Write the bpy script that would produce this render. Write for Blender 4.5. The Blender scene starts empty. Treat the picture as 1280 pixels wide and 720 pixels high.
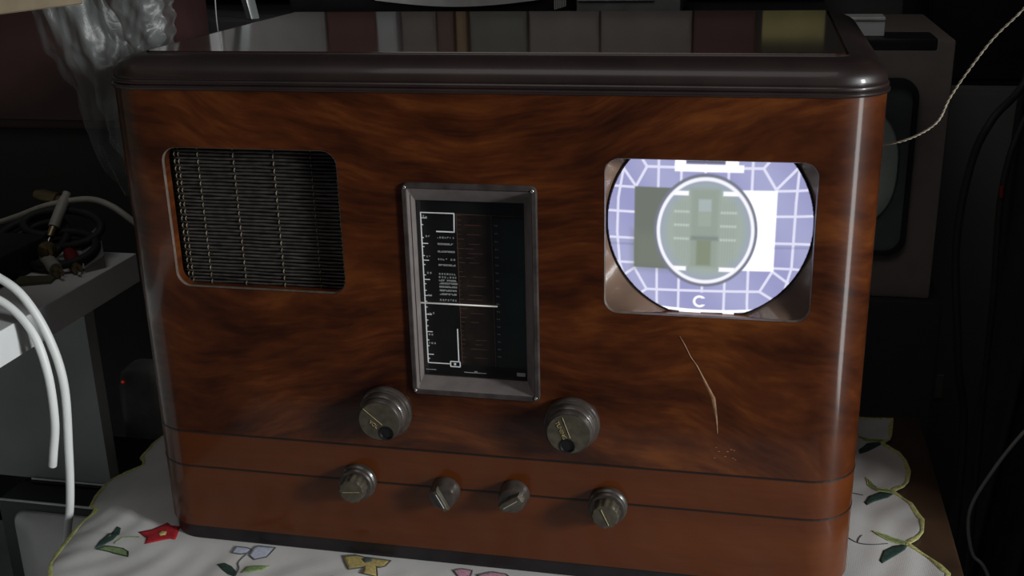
import bpy, bmesh, math, random
from mathutils import Vector, Matrix, Euler
random.seed(4)
S = bpy.context.scene
COL = S.collection
PI = math.pi

# ------------------------------------------------------------------ materials
def lin(c):
    return tuple(((v/255)/12.92 if v/255 <= .04045 else ((v/255+.055)/1.055)**2.4) for v in c)

class NT:
    def __init__(s, name):
        s.m = bpy.data.materials.new(name); s.m.use_nodes = True
        s.t = s.m.node_tree; s.b = s.t.nodes['Principled BSDF']
    def n(s, kind, **kw):
        nd = s.t.nodes.new(kind)
        for k, v in kw.items():
            if k in nd.inputs: nd.inputs[k].default_value = v
            else: setattr(nd, k, v)
        return nd
    def l(s, a, b): s.t.links.new(a, b)
    def math(s, op, a, b=None):
        nd = s.n('ShaderNodeMath', operation=op)
        for i, v in enumerate((a, b)):
            if v is None: continue
            if isinstance(v, (int, float)): nd.inputs[i].default_value = v
            else: s.l(v, nd.inputs[i])
        return nd.outputs[0]
    def ramp(s, fac, stops):
        r = s.n('ShaderNodeValToRGB'); s.l(fac, r.inputs[0])
        e = r.color_ramp.elements
        while len(e) < len(stops): e.new(.5)
        for el, (p, c) in zip(e, stops): el.position = p; el.color = (*c, 1)
        return r.outputs[0]

def mat(name, rgb, rough=.5, metal=0, noise=.12, scale=60, bump=0, spec=.5, coat=0, trans=0, alpha=1, emit=None, estr=1):
    t = NT(name); b = t.b
    tc = t.n('ShaderNodeTexCoord')
    nz = t.n('ShaderNodeTexNoise', Scale=scale, Detail=4.0)
    t.l(tc.outputs['Object'], nz.inputs['Vector'])
    lo = tuple(max(0, c*(1-noise)) for c in rgb); hi = tuple(min(1, c*(1+noise)) for c in rgb)
    t.l(t.ramp(nz.outputs['Fac'], [(.3, lo), (.7, hi)]), b.inputs['Base Color'])
    b.inputs['Roughness'].default_value = rough; b.inputs['Metallic'].default_value = metal
    b.inputs['Specular IOR Level'].default_value = spec
    b.inputs['Coat Weight'].default_value = coat; b.inputs['Coat Roughness'].default_value = .08
    b.inputs['Transmission Weight'].default_value = trans; b.inputs['Alpha'].default_value = alpha
    if emit: b.inputs['Emission Color'].default_value = (*emit, 1); b.inputs['Emission Strength'].default_value = estr
    if bump:
        bp = t.n('ShaderNodeBump', Strength=bump, Distance=.001); t.l(nz.outputs['Fac'], bp.inputs['Height']); t.l(bp.outputs[0], b.inputs['Normal'])
    return t.m

def walnut(name, figured=True):
    t = NT(name); b = t.b
    g = t.n('ShaderNodeNewGeometry'); sp = t.n('ShaderNodeSeparateXYZ'); t.l(g.outputs['Position'], sp.inputs[0])
    nz = t.n('ShaderNodeTexNoise', Scale=7.0, Detail=2.0); t.l(g.outputs['Position'], nz.inputs['Vector'])
    w = t.math('MULTIPLY', t.math('SUBTRACT', nz.outputs['Fac'], .5), .045 if figured else .012)
    us = t.math('SUBTRACT', sp.outputs[0], .235); u = t.math('SQRT', t.math('ADD', t.math('MULTIPLY', us, us), .0025))
    z = t.math('SUBTRACT', sp.outputs[2], .19)
    if figured:
        h = t.math('DIVIDE', z, t.math('ADD', 1.0, t.math('MULTIPLY', u, 5.0)))
    else: h = z
    h = t.math('ADD', h, w)
    cb = t.n('ShaderNodeCombineXYZ'); t.l(t.math('MULTIPLY', us, 9.0 if figured else 3.0), cb.inputs[0])
    t.l(t.math('MULTIPLY', h, 48.0 if figured else 25.0), cb.inputs[1]); t.l(t.math('MULTIPLY', sp.outputs[1], 5.0), cb.inputs[2])
    n1 = t.n('ShaderNodeTexNoise', Scale=1.0, Detail=5.0, Roughness=.62); t.l(cb.outputs[0], n1.inputs['Vector'])
    cb2 = t.n('ShaderNodeCombineXYZ'); t.l(t.math('MULTIPLY', u, 60.0), cb2.inputs[0]); t.l(t.math('MULTIPLY', h, 500.0), cb2.inputs[1])
    t.l(t.math('MULTIPLY', sp.outputs[1], 60.0), cb2.inputs[2])
    n2 = t.n('ShaderNodeTexNoise', Scale=1.0, Detail=3.0); t.l(cb2.outputs[0], n2.inputs['Vector'])
    f = t.math('ADD', t.math('MULTIPLY', n1.outputs['Fac'], .82), t.math('MULTIPLY', n2.outputs['Fac'], .18))
    if figured: st = [(.34, (.015, .0030, .0012)), (.44, (.040, .0090, .0021)), (.53, (.072, .0172, .0036)), (.66, (.140, .039, .0076))]
    else: st = [(.30, (.070, .0155, .0024)), (.5, (.094, .0220, .0036)), (.72, (.120, .030, .0055))]
    t.l(t.ramp(f, st), b.inputs['Base Color'])
    b.inputs['Roughness'].default_value = .42
    b.inputs['Coat Weight'].default_value = .5; b.inputs['Coat Roughness'].default_value = .11; b.inputs['Specular IOR Level'].default_value = .2
    return t.m

M = {}
M['walnut'] = walnut('figured_walnut'); M['mahogany'] = walnut('plain_walnut', False)
M['lid'] = mat('dark_lid_varnish', (.018, .010, .009), .42, coat=.3, noise=.3, scale=25)
M['lidtop'] = mat('lid_top_varnish', (.034, .014, .010), .10, coat=1.0, noise=.3, scale=14)
M['ebony'] = mat('blackened_plinth_wood', (.010, .007, .008), .45, noise=.4)
M['inlay'] = mat('dark_inlay', (.008, .004, .003), .5)
M['inside'] = mat('cabinet_inside', (.012, .009, .007), .8)
M['cutedge'] = mat('pale_cut_edge', (.11, .085, .07), .35, noise=.25, scale=200, coat=.3)
M['reed'] = mat('grey_reed', (.040, .035, .031), .55, noise=.5, scale=180)
M['thread'] = mat('pale_thread', (.17, .14, .09), .6, noise=.5, scale=300)
M['bronze'] = mat('dark_bronze', (.045, .038, .036), .7, metal=0, spec=.02, noise=.3, scale=120, bump=.15)
M['litbronze'] = mat('lit_bronze_reveal', (.15, .13, .125), .55, noise=.15, scale=80, spec=.2)  # paler bronze for the inner walls, light falling on them put into the colour
M['steel'] = mat('bright_steel', (.7, .68, .64), .2, metal=1)
M['dialblack'] = mat('dial_black', (.008, .008, .008), .3, noise=.3)
M['dialwhite'] = mat('dial_print_white', (.90, .92, .92), .5, emit=(.9, .95, 1), estr=.05)
M['dialgrey'] = mat('dial_print_grey', (.40, .41, .40), .5, emit=(.9, .95, 1), estr=.01)
M['dialbrown'] = mat('dial_print_brown', (.12, .06, .04), .5)
M['dialbrowncol'] = mat('dial_brown_column', (.016, .010, .007), .4, noise=.5, scale=90)
M['dialteal'] = mat('dial_teal_column', (.014, .026, .024), .35, noise=.4, scale=50)
M['needle'] = mat('white_pointer', (.80, .78, .74), .4, emit=(1, .97, .92), estr=.2)
M['bakelite'] = mat('brown_grey_bakelite', (.040, .032, .027), .34, noise=.35, scale=150, bump=.12, coat=.25)
M['bakeface'] = mat('worn_bakelite_face', (.058, .050, .034), .42, noise=.3, scale=220, bump=.1)
M['hole'] = mat('knob_hole', (.006, .005, .005), .4)
M['gilt'] = mat('gilt_lettering', (.30, .23, .11), .5, noise=.3, scale=400)
M['scratch'] = mat('bare_scratch', (.24, .12, .06), .7, noise=.4, scale=300)
M['maskmat'] = mat('tube_mask_brown', (.19, .12, .085), .22, metal=.0, noise=.5, scale=22, coat=.6)
M['tubeglass'] = mat('tube_black_glass', (.025, .025, .03), .12, coat=1)
M['tabletop'] = mat('brown_table_wood', (.050, .026, .014), .45, noise=.4, scale=18, coat=.2)
M['rim'] = mat('olive_green_edging', (.42, .42, .16), .8, noise=.3, scale=400, bump=.3)
M['redthread'] = mat('red_embroidery', (.36, .010, .018), .75, noise=.35, scale=500, bump=.3)
M['yelthread'] = mat('yellow_embroidery', (.42, .33, .12), .75, noise=.25, scale=500, bump=.3)
M['pinkthread'] = mat('pink_embroidery', (.50, .26, .34), .75, noise=.2, scale=500, bump=.3)
M['bluethread'] = mat('pale_blue_embroidery', (.46, .49, .60), .75, noise=.2, scale=500)
M['dkgreen'] = mat('dark_green_embroidery', (.018, .045, .034), .75, noise=.5, scale=500)
M['ltgreen'] = mat('light_green_embroidery', (.17, .24, .10), .75, noise=.3, scale=500)
M['greythread'] = mat('grey_outline_thread', (.06, .07, .07), .8)
M['whitelam'] = mat('white_laminate', (.74, .75, .75), .45, noise=.05, scale=20)
M['greypanel'] = mat('grey_panel', (.42, .44, .43), .6, noise=.1, scale=20)
M['cable'] = mat('white_cable', (.78, .80, .78), .4, noise=.03)
M['dimcable'] = mat('dull_white_cable', (.33, .32, .28), .5, noise=.1)
M['black'] = mat('black_plastic', (.010, .010, .011), .45, noise=.3)
M['blacksoft'] = mat('black_rubber', (.009, .009, .009), .7, noise=.4)
M['red'] = mat('red_plastic', (.16, .008, .012), .4)
M['brass'] = mat('old_brass', (.22, .17, .09), .4, metal=.8)
M['bottlegrey'] = mat('grey_plastic', (.24, .25, .24), .45, noise=.15)
M['tvscreen'] = mat('grey_tv_glass', (.62, .60, .60), .35, noise=.04, coat=.3)
M['silver'] = mat('silver_plastic', (.75, .75, .73), .35, metal=.2)
M['crtcase'] = mat('brown_grey_case', (.20, .165, .15), .6, noise=.08)
M['crtscreen'] = mat('grey_green_crt', (.58, .66, .60), .5, coat=.1, noise=.05)
M['cream'] = mat('cream_wood', (.16, .125, .08), .55, noise=.2, scale=50)
M['redwood'] = mat('dark_red_wood', (.040, .017, .017), .4, noise=.4, scale=12)
M['wall'] = mat('grey_wall', (.085, .094, .088), .85, noise=.15, scale=6)
M['floorm'] = mat('dark_floor', (.04, .035, .03), .7, noise=.3, scale=8)
M['stand'] = mat('black_stand', (.018, .017, .017), .6)
M['string'] = mat('jute_string', (.30, .26, .20), .8, noise=.3, scale=400)
M['jacket'] = mat('black_cloth', (.010, .010, .012), .85, noise=.5, scale=30)
M['led'] = mat('red_indicator', (.3, .01, .01), .4, emit=(1, .05, .03), estr=.18)

def linen():
    t = NT('white_linen'); b = t.b
    tc = t.n('ShaderNodeTexCoord')
    wx = t.n('ShaderNodeTexWave', wave_type='BANDS', bands_direction='X', Scale=260.0, Distortion=1.5); wy = t.n('ShaderNodeTexWave', wave_type='BANDS', bands_direction='Y', Scale=260.0, Distortion=1.5)
    nz = t.n('ShaderNodeTexNoise', Scale=20.0, Detail=5.0)
    for k in (wx, wy, nz): t.l(tc.outputs['Object'], k.inputs['Vector'])
    t.l(t.ramp(nz.outputs['Fac'], [(.3, (.46, .45, .44)), (.7, (.56, .55, .535))]), b.inputs['Base Color'])
    s = t.math('ADD', wx.outputs['Fac'], wy.outputs['Fac'])
    bp = t.n('ShaderNodeBump', Strength=.2, Distance=.0003); t.l(s, bp.inputs['Height']); t.l(bp.outputs[0], b.inputs['Normal'])
    b.inputs['Roughness'].default_value = .9
    return t.m
M['linen'] = linen()

def bagmat():
    t = NT('clear_crumpled_plastic'); b = t.b
    b.inputs['Base Color'].default_value = (.22, .25, .24, 1); b.inputs['Roughness'].default_value = .34
    b.inputs['Specular IOR Level'].default_value = .8
    tc = t.n('ShaderNodeTexCoord'); nz = t.n('ShaderNodeTexNoise', Scale=45.0, Detail=5.0, Distortion=1.2); t.l(tc.outputs['Object'], nz.inputs['Vector'])
    bp = t.n('ShaderNodeBump', Strength=.4, Distance=.003); t.l(nz.outputs['Fac'], bp.inputs['Height']); t.l(bp.outputs[0], b.inputs['Normal'])
    n2 = t.n('ShaderNodeTexNoise', Scale=16.0, Detail=4.0); t.l(tc.outputs['Object'], n2.inputs['Vector'])
    t.l(t.ramp(n2.outputs['Fac'], [(.3, (.12,)*3), (.75, (.40,)*3)]), b.inputs['Alpha'])
    return t.m
M['bag'] = bagmat()

def glassmat():
    t = NT('thin_clear_glass'); nt = t.t
    nt.nodes.remove(t.b)
    tr = t.n('ShaderNodeBsdfTransparent'); gl = t.n('ShaderNodeBsdfGlossy', Roughness=.03); lw = t.n('ShaderNodeLayerWeight', Blend=.5)
    mx = t.n('ShaderNodeMixShader'); t.l(t.math('ADD', .03, t.math('MULTIPLY', .9, t.math('POWER', lw.outputs['Facing'], 5.0))), mx.inputs[0]); t.l(tr.outputs[0], mx.inputs[1]); t.l(gl.outputs[0], mx.inputs[2])
    t.l(mx.outputs[0], nt.nodes['Material Output'].inputs[0]); return t.m
M['glass'] = glassmat()

def cardmat():
    t = NT('lit_phosphor_picture'); b = t.b
    at = t.n('ShaderNodeAttribute', attribute_name='picture')
    b.inputs['Base Color'].default_value = (.02, .02, .025, 1); b.inputs['Roughness'].default_value = .12
    t.l(at.outputs['Color'], b.inputs['Emission Color']); b.inputs['Emission Strength'].default_value = 1.0
    return t.m
M['card'] = cardmat()

# ------------------------------------------------------------------ mesh helpers
def link(name, me, m, parent=None, smooth=None):
    o = bpy.data.objects.new(name, me); COL.objects.link(o)
    for k in (m if isinstance(m, (list, tuple)) else [m]):
        me.materials.append(M[k] if isinstance(k, str) else k)
    if smooth is not None:
        for p in me.polygons: p.use_smooth = True
        if smooth < 180: 
            try: me.set_sharp_from_angle(angle=math.radians(smooth))
            except Exception: pass
    if parent: attach(o, parent)
    return o
def attach(o, parent):
    o.parent = parent
    pm = Matrix.Identity(4); p = parent
    while p: pm = Matrix.LocRotScale(p.location, p.rotation_euler, p.scale) @ pm; p = p.parent
    o.matrix_parent_inverse = Matrix.Identity(4)
    if o.type == 'MESH': o.data.transform(pm.inverted())
def obj(name, bm, m, parent=None, smooth=None):
    bmesh.ops.recalc_face_normals(bm, faces=bm.faces)
    me = bpy.data.meshes.new(name); bm.to_mesh(me); bm.free()
    return link(name, me, m, parent, smooth)
def tag(o, label, cat, group=None):
    o['label'] = label; o['category'] = cat
    if group: o['group'] = group
    return o
def thing(name, label, cat, loc=(0, 0, 0), rz=0, group=None):
    o = bpy.data.objects.new(name, None); COL.objects.link(o); o.empty_display_size = .02
    o.location = loc; o.rotation_euler = (0, 0, rz); return tag(o, label, cat, group)
def box(bm, x0, x1, y0, y1, z0, z1, bev=0, mi=0, seg=2):
    r = bmesh.ops.create_cube(bm, size=1); vs = r['verts']
    for v in vs: v.co = Vector(((x0+x1)/2+v.co.x*(x1-x0), (y0+y1)/2+v.co.y*(y1-y0), (z0+z1)/2+v.co.z*(z1-z0)))
    fs = list({f for v in vs for f in v.link_faces})
    for f in fs: f.material_index = mi
    if bev:
        r = bmesh.ops.bevel(bm, geom=list({e for v in vs for e in v.link_edges}), offset=bev, segments=seg, affect='EDGES', profile=.5)
        for f in r['faces']: f.material_index = mi
    return bm
def BM(): return bmesh.new()
def tube(bm, pts, r, n=10, mi=0, sub=6):
    P = [Vector(p) for p in pts]
    if sub > 1 and len(P) > 2:
        Q = []
        for i in range(len(P)-1):
            a = P[max(i-1, 0)]; b = P[i]; c = P[i+1]; d = P[min(i+2, len(P)-1)]
            for k in range(sub):
                t = k/sub
                Q.append(.5*((2*b)+(-a+c)*t+(2*a-5*b+4*c-d)*t*t+(-a+3*b-3*c+d)*t**3))
        Q.append(P[-1]); P = Q
    rr = r if callable(r) else (lambda t: r)
    rings = []; up = None
    for i, p in enumerate(P):
        d = (P[min(i+1, len(P)-1)]-P[max(i-1, 0)]).normalized()
        if up is None: up = d.orthogonal().normalized()
        up = (up-d*up.dot(d)).normalized(); s = d.cross(up)
        R = rr(i/(len(P)-1))
        rings.append([bm.verts.new(p+R*(math.cos(2*PI*k/n)*up+math.sin(2*PI*k/n)*s)) for k in range(n)])
    for a, b in zip(rings, rings[1:]):
        for k in range(n): f = bm.faces.new((a[k], a[(k+1) % n], b[(k+1) % n], b[k])); f.material_index = mi
    for q in (rings[0], rings[-1]): f = bm.faces.new(q); f.material_index = mi
    return bm
def lathe(bm, prof, n=48, O=(0, 0, 0), mi=0):
    """profile of (radius, out): out is measured towards -Y from O"""
    O = Vector(O); rings = []
    for r, h in prof:
        if r < 1e-6: rings.append([bm.verts.new(O+Vector((0, -h, 0)))])
        else: rings.append([bm.verts.new(O+Vector((r*math.cos(2*PI*k/n), -h, r*math.sin(2*PI*k/n)))) for k in range(n)])
    for a, b in zip(rings, rings[1:]):
        for k in range(n):
            j = (k+1) % n
            if len(a) == 1 and len(b) == 1: continue
            if len(a) == 1: f = bm.faces.new((a[0], b[k], b[j]))
            elif len(b) == 1: f = bm.faces.new((a[k], a[j], b[0]))
            else: f = bm.faces.new((a[k], a[j], b[j], b[k]))
            f.material_index = mi
    for q in (rings[0], rings[-1]):
        if len(q) > 1: f = bm.faces.new(q); f.material_index = mi
    return bm
def rrect(x0, x1, z0, z1, r, n=8):
    pts = []
    for cx, cz, a in ((x1-r, z1-r, 0), (x0+r, z1-r, 90), (x0+r, z0+r, 180), (x1-r, z0+r, 270)):
        for k in range(n+1):
            t = math.radians(a+90*k/n); pts.append((cx+r*math.cos(t), cz+r*math.sin(t)))
    return pts
def loft(bm, loops, close=True, cap=(True, True), mi=0):
    R = [[bm.verts.new(p) for p in L] for L in loops]; n = len(R[0])
    for a, b in zip(R, R[1:]):
        for k in range(n if close else n-1):
            j = (k+1) % n; f = bm.faces.new((a[k], a[j], b[j], b[k])); f.material_index = mi
    if cap[0]: f = bm.faces.new(R[0]); f.material_index = mi
    if cap[1]: f = bm.faces.new(R[-1]); f.material_index = mi
    return R
def prismY(bm, outline, y0, y1, mi=0):
    loft(bm, [[(x, y0, z) for x, z in outline], [(x, y1, z) for x, z in outline]], mi=mi); return bm
def cut(o, bm):
    """subtract the closed shape bm from mesh object o, for good"""
    bmesh.ops.recalc_face_normals(bm, faces=bm.faces)
    me = bpy.data.meshes.new('tmp'); bm.to_mesh(me); bm.free()
    c = bpy.data.objects.new('tmp', me); COL.objects.link(c)
    md = o.modifiers.new('b', 'BOOLEAN'); md.operation = 'DIFFERENCE'; md.solver = 'EXACT'; md.object = c
    bpy.context.view_layer.update()
    ev = o.evaluated_get(bpy.context.evaluated_depsgraph_get())
    new = bpy.data.meshes.new_from_object(ev); o.modifiers.clear(); old = o.data; o.data = new
    bpy.data.meshes.remove(old); bpy.data.objects.remove(c); bpy.data.meshes.remove(me)
def text_mesh(s, size, ext=.0002):
    cu = bpy.data.curves.new('t', 'FONT'); cu.body = s; cu.size = size; cu.extrude = ext; cu.align_x = 'CENTER'; cu.align_y = 'CENTER'
    o = bpy.data.objects.new('t', cu); COL.objects.link(o); bpy.context.view_layer.update()
    me = bpy.data.meshes.new_from_object(o.evaluated_get(bpy.context.evaluated_depsgraph_get()))
    bpy.data.objects.remove(o); bpy.data.curves.remove(cu); me.materials.clear(); return me

# ================================================================== THE RECEIVER
W, D, ZM, HT = .4756, .271, .3239, .3449
R0 = .030
tv = thing('vintage_television', 'old walnut television receiver with lit round screen, dial and knobs on embroidered cloth', 'television', (W/2, D/2, 0))

XL, XR = -.0046, W+.0008
def plan(inset, z, n=10):
    """outline seen from above: front corners rounded, back square"""
    d = inset; r = max(R0-d, .003); a = []
    a.append((XL+d, D, z))
    for k in range(n+1):
        t = math.radians(180+90*k/n); a.append((XL+d+r+r*math.cos(t), d+r+r*math.sin(t), z))
    for k in range(n+1):
        t = math.radians(270+90*k/n); a.append((XR-d-r+r*math.cos(t), d+r+r*math.sin(t), z))
    a.append((XR-d, D, z)); return a

bm = BM(); loft(bm, [plan(0, .0114), plan(0, .0864)]); lowb = obj('lower_front_board', bm, 'mahogany', tv, 35)
bm = BM(); loft(bm, [plan(0, .0864), plan(0, ZM)])
body = link('tmpb', bpy.data.meshes.new('x'), ['walnut', 'inside', 'cutedge'])
bmesh.ops.recalc_face_normals(bm, faces=bm.faces); bm.to_mesh(body.data); bm.free()
GR = (.0346, .1532, .194, .288); SC = (.3189, .4409, .1912, .2879); ES = (.1942, .2788, .1284, .2698)
bm = BM(); box(bm, .012, W-.012, .010, D-.01, .10, ZM-.01); cut(body, bm)
bm = BM(); prismY(bm, rrect(*GR, .010), -.02, .02); cut(body, bm)
bm = BM(); prismY(bm, rrect(*SC, .009), -.02, .02); cut(body, bm)
bm = BM(); prismY(bm, rrect(ES[0]+.003, ES[1]-.003, ES[2]+.003, ES[3]-.003, .003), -.02, .02); cut(body, bm)
me = body.data; bpy.data.objects.remove(body)
body = bpy.data.objects.new('cabinet_body', me); me.name = 'cabinet_body'; COL.objects.link(body)
for p in me.polygons:
    c = p.center
    p.material_index = 0
    if c.y > .0095 and .0115 < c.x < W-.0115 and c.y < D-.005 and .09 < c.z < ZM-.002: p.material_index = 1
for p in me.polygons: p.use_smooth = True
me.set_sharp_from_angle(angle=math.radians(30))
attach(body, tv)

def edge_ring(name, rc, r, wdt, y0, y1, mk):
    bm = BM(); a = rrect(*rc, r); b = rrect(rc[0]+wdt, rc[1]-wdt, rc[2]+wdt, rc[3]-wdt, max(r-wdt, .001))
    loops = [[(x, y1, z) for x, z in a], [(x, y0, z) for x, z in a], [(x, y0-.0003, z) for x, z in rrect(rc[0]+wdt*.3, rc[1]-wdt*.3, rc[2]+wdt*.3, rc[3]-wdt*.3, max(r-wdt*.3, .001))],
             [(x, y0+.0012, z) for x, z in b], [(x, y1, z) for x, z in b]]
    loft(bm, loops + [loops[0]], cap=(False, False)); bmesh.ops.remove_doubles(bm, verts=bm.verts, dist=1e-6)
    return obj(name, bm, mk, tv, 40)
edge_ring('grille_edging', (GR[0]+.0001, GR[1]-.0001, GR[2]+.0001, GR[3]-.0001), .010, .0008, .0004, .0022, 'cutedge')
edge_ring('screen_edging', (SC[0]+.0001, SC[1]-.0001, SC[2]+.0001, SC[3]-.0001), .009, .0008, .0003, .0022, 'cutedge')

# plinth, inlay lines, lid
bm = BM(); loft(bm, [plan(.0022, 0), plan(.0022, .0114)]); obj('plinth', bm, 'ebony', tv, 35)
for z, nm in ((.0866, 'inlay_line'), (.0597, 'inlay_line')):
    bm = BM(); A = plan(-.0003, z-.0006)[:]; B = plan(-.0003, z+.0006)
    A2 = plan(.0006, z-.0006); B2 = plan(.0006, z+.0006)
    loft(bm, [A, B, B2, A2, A], close=False, cap=(False, False)); bmesh.ops.remove_doubles(bm, verts=bm.verts, dist=1e-6)
    obj(nm, bm, 'inlay', tv)
prof = [(.0, ZM), (-.0008, ZM+.0002), (-.0016, ZM+.0010), (-.0016, ZM+.0020), (-.0006, ZM+.0028), (.0002, ZM+.0031), (-.0004, ZM+.0035), (-.0008, ZM+.0042), (-.0008, ZM+.0052), (0, ZM+.0060),
        (.0006, ZM+.0063), (.0002, ZM+.0068), (.0004, ZM+.0080)]
for k in range(1, 9):
    t = k/8*PI/2; prof.append((.0004+.0214*(1-math.cos(t)), ZM+.0080+(.0118)*math.sin(t)))
prof += [(.0222, HT-.0006), (.0224, HT-.0030), (.0246, HT-.0030)]
bm = BM(); loft(bm, [plan(d, z, 12) for d, z in prof]); obj('lid_moulding', bm, 'lid', tv, 50)
bm = BM(); loft(bm, [plan(.0240, HT-.0030, 12), plan(.0240, HT-.0004, 12), plan(.0244, HT, 12)]); obj('lid_panel', bm, 'lidtop', tv)
# scratch on the front veneer
pts = [(.3656, .1788, .0003), (.3690, .1730, .0006), (.3725, .1655, .0006), (.3765, .1600, .0009), (.3799, .1534, .0013), (.3835, .1460, .0019), (.3868, .1390, .0023), (.3880, .1320, .0019), (.3893, .1240, .0012), (.3905, .1150, .0004)]
bm = BM(); L = []
for x, z, w in pts:
    w *= .55; j = random.uniform(-.0003, .0003); L.append([(x-w+j, -.00005, z), (x+j, -.00035, z), (x+w+j, -.00005, z), (x+j, .0002, z)])
loft(bm, L); obj('scratch', bm, 'scratch', tv)['label'] = 'pale scratch in the dark veneer'
bm = BM()
for k in range(9):
    x = .3915+random.uniform(-.006, .012); z = .1010+random.uniform(-.004, .005); box(bm, x, x+.0012, -.0002, .0002, z, z+.0004)
obj('scuff_mark', bm, 'scratch', tv)

# speaker grille
bm = BM(); box(bm, GR[0]-.004, GR[1]+.004, .0190, .0205, GR[2]-.004, GR[3]+.004); obj('grille_backing', bm, 'inside', tv)
bm = BM(); nrod = 40; zz = []
for i in range(nrod):
    z = GR[2]-.001+(GR[3]-GR[2]+.002)*(i+.5)/nrod; zz.append(z)
    tube(bm, [(GR[0]-.003+(GR[1]-GR[0]+.006)*k/14, .0128+.0004*math.sin(k*1.7+i*PI), z+random.uniform(-.00018, .00018)) for k in range(15)], .00082, n=8, sub=1)
rods = obj('grille_reeds', bm, 'reed', tv, 180)
bm = BM()
for i in range(nrod):                                     # slimmer strands between the reeds
    if i: tube(bm, [(GR[0]-.003+(GR[1]-GR[0]+.006)*k/6, .0142, (zz[i]+zz[i-1])/2) for k in range(7)], .0005, n=6, sub=1)
obj('grille_strands', bm, 'blacksoft', tv, 180)
for x in (.0345+.0026, .0400, .0535, .0783, .1058, .1313, .1480):
    bm = BM()
    for i in range(0, nrod, 2):
        z = zz[i]; tube(bm, [(x-.0002, .0126, z-.0013), (x, .01165, z-.0004), (x, .01165, z+.0004), (x+.0002, .0126, z+.0013)], .00034, n=6, sub=2)
    obj('grille_stitching', bm, 'thread', tv, 180)

# dial escutcheon
bm = BM(); e = ES; i0 = (.1975, .2678, .1362, .2552)
def rl(x0, x1, z0, z1, r, y): return [(x, y, z) for x, z in rrect(x0, x1, z0, z1, r, 4)]
loft(bm, [rl(*e, .004, .0045), rl(*e, .004, -.0012), rl(e[0]+.0007, e[1]-.0007, e[2]+.0007, e[3]-.0007, .0035, -.0022), rl(e[0]+.0030, e[1]-.0030, e[2]+.0030, e[3]-.0030, .0016, -.0022),
          rl(e[0]+.0034, e[1]-.0034, e[2]+.0038, e[3]-.0038, .0014, -.0016), rl(i0[0], i0[1], i0[2], i0[3], .0006, .0125), rl(i0[0], i0[1], i0[2], i0[3], .0006, .0135),
          rl(e[0]+.004, e[1]-.004, e[2]+.004, e[3]-.004, .001, .0135), rl(e[0]+.004, e[1]-.004, e[2]+.004, e[3]-.004, .001, .0045), rl(*e, .004, .0045)], cap=(False, False))
bmesh.ops.remove_doubles(bm, verts=bm.verts, dist=1e-6)
esc = obj('dial_escutcheon', bm, ['bronze', 'litbronze'], tv, 25)
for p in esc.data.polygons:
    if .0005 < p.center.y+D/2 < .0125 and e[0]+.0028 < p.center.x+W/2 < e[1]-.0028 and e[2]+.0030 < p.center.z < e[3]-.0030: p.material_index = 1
for x, z in ((e[0]+.0025, e[2]+.003), (e[1]-.0025, e[2]+.003), (e[0]+.0025, e[3]-.003), (e[1]-.0025, e[3]-.003)):
    bm = BM(); lathe(bm, [(.0011, 0), (.0011, .0003), (.0008, .0007), (0, .0009)], 16, (x, -.0022, z)); obj('screw', bm, 'steel', esc, 60)
bm = BM(); box(bm, .195, .270, .0150, .0165, .134, .258); dial = obj('dial_plate', bm, 'dialblack', tv)
def seg(bm, x0, z0, x1, z1, w, mi=0, y=.0148):
    a = Vector((x0, 0, z0)); b = Vector((x1, 0, z1)); d = (b-a).normalized(); n = Vector((-d.z, 0, d.x))*w/2
    q = [a+n, b+n, b-n, a-n]
    loft(bm, [[(p.x, y, p.z) for p in q], [(p.x, .0151, p.z) for p in q]], mi=mi)
bm = BM()
T, B_ = .2465, .1445
seg(bm, .2008, T, .2008, B_-.0005, .0007); seg(bm, .2005, T, .2226, T, .0007); seg(bm, .2226, T, .2222, .2342, .0007); seg(bm, .2224, .2344, .2105, .2344, .0008)
seg(bm, .2008, .1440, .2165, .1440, .0006); seg(bm, .2217, .1455, .2217, .1690, .0007)
for x0, x1, z0, z1 in ((.2160, .2225, .1422, .1458),):
    seg(bm, x0, z0, x1, z0, .0007); seg(bm, x0, z1, x1, z1, .0007); seg(bm, x0, z0, x0, z1, .0007); seg(bm, x1, z0, x1, z1, .0007); seg(bm, .2190, .1433, .2190, .1447, .0014)
zs = [.2430, .2385, .2300, .2262, .2240, .2180, .2150, .2120, .2050, .2020, .1990, .1945, .1910, .1870, .1830, .1780, .1740, .1700, .1660, .1600, .1560, .1500, .1470]
for k, z in enumerate(zs): seg(bm, .2011, z, .2022 if k % 3 else .2048, z, .0005)
obj('dial_scale', bm, 'dialwhite', dial)
# rows of tiny station names: too small to read in the photo, so short broken strokes
bm = BM()
rows = [(.2442, .2020, .0035, 0), (.2310, .2035, .0030, 0), (.2305, .2110, .0110, 0), (.2262, .2110, .0095, 1), (.2212, .2110, .0110, 1), (.2175, .2035, .0030, 0), (.2160, .2110, .0112, 0), (.2122, .2110, .0112, 1), (.2065, .2032, .0030, 0), (.2062, .2110, .0115, 0), (.2040, .2110, .0115, 0), (.2018, .2110, .0115, 1), (.1998, .2110, .0115, 1), (.1975, .2110, .0112, 1), (.1950, .2110, .0112, 1), (.1925, .2110, .0112, 1), (.1913, .2030, .0030, 0), (.1885, .2110, .0112, 0), (.1790, .2022, .0035, 0), (.1640, .2022, .0032, 0), (.1580, .2022, .0035, 0)]
for z, x, ln, dense in rows:
    q = x
    while q < x+ln:
        w = random.uniform(.0005, .0011); 
        for dz in (-.00035, .00035): 
            if random.random() < .85: seg(bm, q, z+dz, q+w, z+dz, .00042)
        if random.random() < .6: seg(bm, q, z-.0005, q, z+.0005, .0003)
        q += w+(.0002 if dense else .0009)
obj('station_names', bm, 'dialgrey', dial)
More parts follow.
